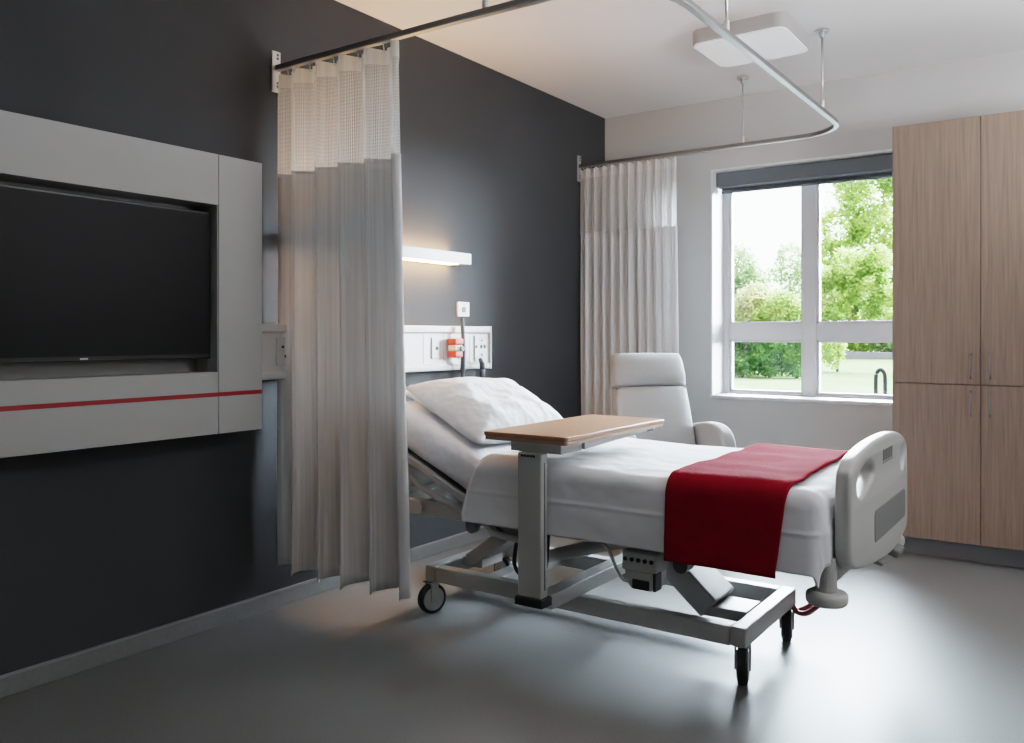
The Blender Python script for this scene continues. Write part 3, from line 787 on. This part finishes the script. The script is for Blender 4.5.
b = drape(.70, 2.40, 2.493, 3.444, ZD+.013, .064, 1.755, 2.13, 2.557-.305, 3.38+.30, 40, 110, lambda x, y: ztop_d(x, y)*.95, lambda a, c, u, v: (a + .012*math.sin(c*3+1)*u - .035*u*min(1, max(0, (2.54-c)/.26)), c), flare=.010)
o = obj('throw_blanket', b, M['red'], None, smooth=True)
md = o.modifiers.new('thick', 'SOLIDIFY'); md.thickness = .009; md.offset = 1
tag(o, 'crimson red throw folded across the foot of the white bed', 'blanket')

# ------------------------------------------------------------------ overbed table
t = thing('overbed_table', 'overbed table with beech top on a grey column, set across the bed', 'table', (1.275, 2.45, .2))
b = prism(B(), rrect(1.068, 1.420, 2.435, 3.215, .012, 5), .799, .815); obj('tabletop', b, M['tabletop'], t, bevel=.003)
b = prism(B(), rrect(1.071, 1.417, 2.438, 3.212, .012, 5), .786, .799); obj('edge_band', b, M['tabedge'], t)
obj('top_bracket', box(B(), 1.175, 1.385, 2.455, 2.60, .752, .786), M['metal'], t, bevel=.004)
b = prism(B(), [(2.60, .786), (3.10, .786), (3.10, .772), (2.60, .756)], 1.10, 1.395, axis=0)
obj('under_frame', b, M['hubc'], t, bevel=.003)
obj('tilt_lever', box(B(), 1.36, 1.385, 3.10, 3.19, .768, .778), M['bezel'], t, bevel=.003)
obj('column', box(B(), 1.222, 1.320, 2.430, 2.474, .252, .752), M['metal'], t, bevel=.006)
obj('column_groove', box(B(), 1.3195, 1.3212, 2.449, 2.455, .28, .72), M['metal_dk'], t)
b = B()
for i in range(5): box(b, 1.238+i*.012, 1.247+i*.012, 2.4285, 2.431, .738, .746)
obj('vent_slot', b, M['bezel'], t)
obj('column_foot', box(B(), 1.214, 1.328, 2.422, 2.490, .222, .252), M['rubber'], t, bevel=.004)
obj('base_beam', box(B(), 1.262, 1.326, 2.490, 3.23, .203, .255), M['metal'], t, bevel=.004)

# ------------------------------------------------------------------ garden outside
GZ = .20
struct(obj('lawn_ground', box(B(), -40, 25, 11.5, 70, GZ-.3, GZ), M['grass']))
struct(obj('bounce_ground', box(B(), -40, 25, YB+.6, 11.5, GZ-.3, GZ), M['stone']))  # unseen grey ground added to keep the bounce into the room neutral
def leaves(bm, cx, cy, cz, rx, ry, rz, n, size, rnd, lump, cut=-.3):
    for _ in range(n):
        while True:
            p = Vector((rnd.uniform(-1, 1), rnd.uniform(-1, 1), rnd.uniform(-1, 1)))
            if .15 < p.length < 1: break
        p *= (.55 + .45*rnd.random()**.5)/max(.35, p.length)*p.length**.35
        q = Vector((cx+p.x*rx, cy+p.y*ry, cz+p.z*rz))
        if noise.noise(q*lump) < cut: continue
        if q.z < GZ+.02: continue
        s = size*rnd.uniform(.6, 1.35)
        d = Vector((rnd.gauss(0, 1), rnd.gauss(0, 1), rnd.gauss(-.2, .7))).normalized()
        sd = d.cross(Vector((rnd.gauss(0, 1), rnd.gauss(0, 1), rnd.gauss(0, 1)))).normalized()
        vs = [bm.verts.new(q), bm.verts.new(q + d*s*.5 + sd*s*.32), bm.verts.new(q + d*s), bm.verts.new(q + d*s*.5 - sd*s*.32)]
        bm.faces.new(vs)
def tree(name, label, cat, x, y, trunk_h, blobs, m, n, size, seed, group=None, lump=1.6, cut=-.3):
    t = thing(name, label, cat, (x, y, GZ), group)
    rnd = random.Random(seed)
    b = B(); tot = sum(c[3]*c[4]*c[5] for c in blobs)
    for (dx, dy, dz, rx, ry, rz) in blobs:
        leaves(b, x+dx, y+dy, GZ+dz, rx, ry, rz, int(n*rx*ry*rz/tot), size, rnd, lump, cut)
    obj('foliage', b, m, t, smooth=None)
    b = B(); r = .02+.008*trunk_h
    tube(b, [(x, y, GZ-.05), (x+.04, y, GZ+trunk_h*.5), (x-.03, y+.03, GZ+trunk_h)], [r*1.3, r, r*.6], n=8)
    for (dx, dy, dz, rx, ry, rz) in blobs[:6]:
        tube(b, [(x, y, GZ+trunk_h*.6), (x+dx*.5, y+dy*.5, GZ+trunk_h*.6+(dz-trunk_h*.6)*.6), (x+dx, y+dy, GZ+dz)], [r*.5, r*.3, r*.12], n=6)
    obj('trunk' if cat == 'tree' else 'stem', b, M['bark'], t, smooth=True)
tree('garden_tree', 'rounded green tree at the left edge of the window view', 'tree', -5.0, 21.5, 1.6, [(0, 0, 2.5, .75, .8, .9), (.35, 0, 1.9, .7, .8, .9), (-.5, 0, 2.0, .9, .8, 1.0)], M['leaf_b'], 10000, .10, 1, 'garden trees')
tree('garden_tree', 'tall airy tree filling the upper right window pane', 'tree', -5.3, 39.0, 6.0, [(0, 0, 7.6, 1.7, 1.6, 1.5), (-1.2, 0, 5.6, 1.2, 1.5, 1.1), (.6, 0, 5.4, 1.6, 1.5, 1.6), (-1.5, .2, 4.2, 1.1, 1.2, 1.0), (-.3, 0, 3.8, 1.6, 1.3, 1.2), (1.3, 0, 8.4, 1.6, 1.6, 1.6)], M['leaf_a'], 26000, .19, 2, 'garden trees', lump=1.1, cut=-.15)
tree('garden_tree', 'yellow green bushy tree reaching the lawn beside the window mullion', 'tree', -2.75, 23.0, 1.4, [(-.08, -.1, .8, .36, .35, .8), (-.05, 0, 1.9, .75, .7, .85), (.75, .2, 2.0, .75, .7, .8), (1.35, .1, 1.9, .7, .7, .7), (.3, 0, 2.7, .5, .6, .6), (.9, .2, 2.9, .5, .5, .4), (-.35, 0, 2.5, .3, .3, .5)], M['leaf_a'], 24000, .10, 3, 'garden trees', lump=1.9, cut=-.05)
tree('garden_tree', 'slim tree with thin twigs rising beside the window mullion', 'tree', -4.42, 24.5, 2.6, [(0, 0, 3.1, .45, .5, .6), (.4, 0, 2.5, .7, .6, .6), (-.45, 0, 2.7, .35, .4, .25)], M['leaf_b'], 2600, .10, 4, 'garden trees', lump=2.6)
for i, (x, y, hh, m, lab) in enumerate((
        (-4.9, 19.8, 1.9, 'leaf_a', 'lime green shrub under the rounded tree at far left'),
        (-4.0, 20.2, 2.3, 'leaf_d', 'straw tinted shrub left of the middle of the left pane'),
        (-3.25, 19.9, 2.1, 'leaf_a', 'lime green shrub just left of the window mullion'),
        (-6.6, 37.2, 3.7, 'leaf_d', 'pale straw shrub just right of the window mullion'),
        (-5.3, 37.0, 3.5, 'leaf_a', 'lime green shrub below the tall airy tree'),
        (-4.1, 37.0, 3.6, 'leaf_b', 'mid green shrub half hidden by the wardrobe edge'))):
    k = 1.9 if i >= 3 else 1.
    tree('garden_shrub', lab, 'shrub', x, y, .9, [(0, 0, hh*.5, .62*k, .5*k, hh*.5), (.25*k, -.1, hh*.72, .45*k, .45*k, .42*k), (-.3*k, .05, hh*.66, .45*k, .45*k, .42*k)], M[m], 11000, .085*k, 20+i, 'garden shrubs')
for i in range(4):
    x = -4.35 + i*.58
    tree('hedge_bush', ('dark green hedge bush seen through the lower left pane, %s' % ['leftmost of the row', 'second from the left', 'third from the left', 'rightmost of the row'][i]), 'bush', x, 18.6 + .1*i, .5, [(0, 0, .50, .44, .4, .50), (.1, 0, .78, .40, .36, .36)], M['leaf_c'], 8000, .065, 40+i, 'hedge bushes')
tag(obj('garden_wall', box(B(), -6.05, 1.0, 35.8, 36.1, GZ-.05, GZ+.28), M['stone'], None, bevel=.02), 'low pale stone wall across the far end of the lawn', 'garden wall')
for i in range(5):
    x = -8.4 + i*1.3
    tree('distant_bush', ('dark bush behind the low stone wall, %s' % ['leftmost of five', 'second from the left', 'middle of five', 'second from the right', 'rightmost of five'][i]), 'bush', x, 40.5, .8, [(0, 0, .95, .95, .8, .95), (.3, 0, 1.4, .7, .6, .6)], M['leaf_c' if i % 2 == 0 else 'leaf_b'], 3000, .16, 60+i, 'distant bushes')
b = tube(B(), spline([(-.055+.0, 13.6, GZ-.02), (-.055, 13.6, GZ+.25), (-.045, 13.6, GZ+.38), (.01, 13.6, GZ+.44), (.065, 13.6, GZ+.38), (.075, 13.6, GZ+.25), (.075, 13.6, GZ-.02)], 6), .030, n=10)
for v in b.verts: v.co.x += .17
tag(obj('bollard_hoop', b, M['post'], None, smooth=True), 'small dark grey hoop bollard standing on the lawn at right', 'bollard')

# ------------------------------------------------------------------ light
wd = bpy.data.worlds.new('overcast'); SC.world = wd; wd.use_nodes = True
bg = wd.node_tree.nodes['Background']; bg.inputs[0].default_value = (.93, .97, 1.0, 1); bg.inputs[1].default_value = 9
def lamp(name, typ, loc, energy, col, rot=(0, 0, 0), **k):
    l = bpy.data.lights.new(name, typ); l.energy = energy; l.color = col
    for a, c in k.items(): setattr(l, a, c)
    o = bpy.data.objects.new(name, l); COL.objects.link(o); o.location = loc; o.rotation_euler = rot
    return o
def aim(o, d): o.rotation_euler = Vector(d).to_track_quat('-Z', 'Y').to_euler()
# portal for the sky
o = lamp('sky_portal', 'AREA', (1.4, YB+.38, 1.5), 1, (1, 1, 1), shape='RECTANGLE', size=1.23, size_y=1.5); aim(o, (0, -1, 0)); o.data.cycles.is_portal = True
# broad soft sky light through the window
o = lamp('soft_sky', 'SUN', (0, 12, 8), 265, (.75, .87, 1.0), angle=math.radians(95)); aim(o, (-.25, -1, -.60))
# sun on the garden from over the roof
o = lamp('garden_sun', 'SUN', (0, -10, 20), 5, (1, .96, .86), angle=math.radians(4)); aim(o, (-.25, .75, -.95))
# dim fill light added near the camera side, no real fixture
o = lamp('room_fill', 'AREA', (3.6, .6, 2.66), 5, (1., .97, .95), shape='RECTANGLE', size=1.2, size_y=1.2); aim(o, (0, .15, -1))
# added fill aimed up to brighten the ceiling, out of view, no real fixture
o = lamp('ceiling_fill', 'AREA', (3.9, 3.2, 1.8), 74, (.96, .98, 1.), shape='RECTANGLE', size=.9, size_y=.9); aim(o, (-.35, .1, 1))

# ------------------------------------------------------------------ camera
F = 845.0; W_, H_ = 1024, 743
cam = bpy.data.cameras.new('camera'); co = bpy.data.objects.new('camera', cam); COL.objects.link(co)
cam.sensor_fit = 'HORIZONTAL'; cam.sensor_width = 36; cam.lens = 36*F/W_
cam.shift_y = (335-H_/2)/W_
co.location = (2.89, 0, 1.16)
co.rotation_euler = (PI/2, 0, math.atan(588/845))
cam.clip_start = .05; cam.clip_end = 300
SC.camera = co
SC.view_settings.view_transform = 'Filmic'
SC.view_settings.look = 'Medium High Contrast'
SC.view_settings.exposure = 0.08
SC.cycles.use_denoising = True
SC.cycles.max_bounces = 8
SC.cycles.transparent_max_bounces = 24
SC.cycles.caustics_reflective = False; SC.cycles.caustics_refractive = False
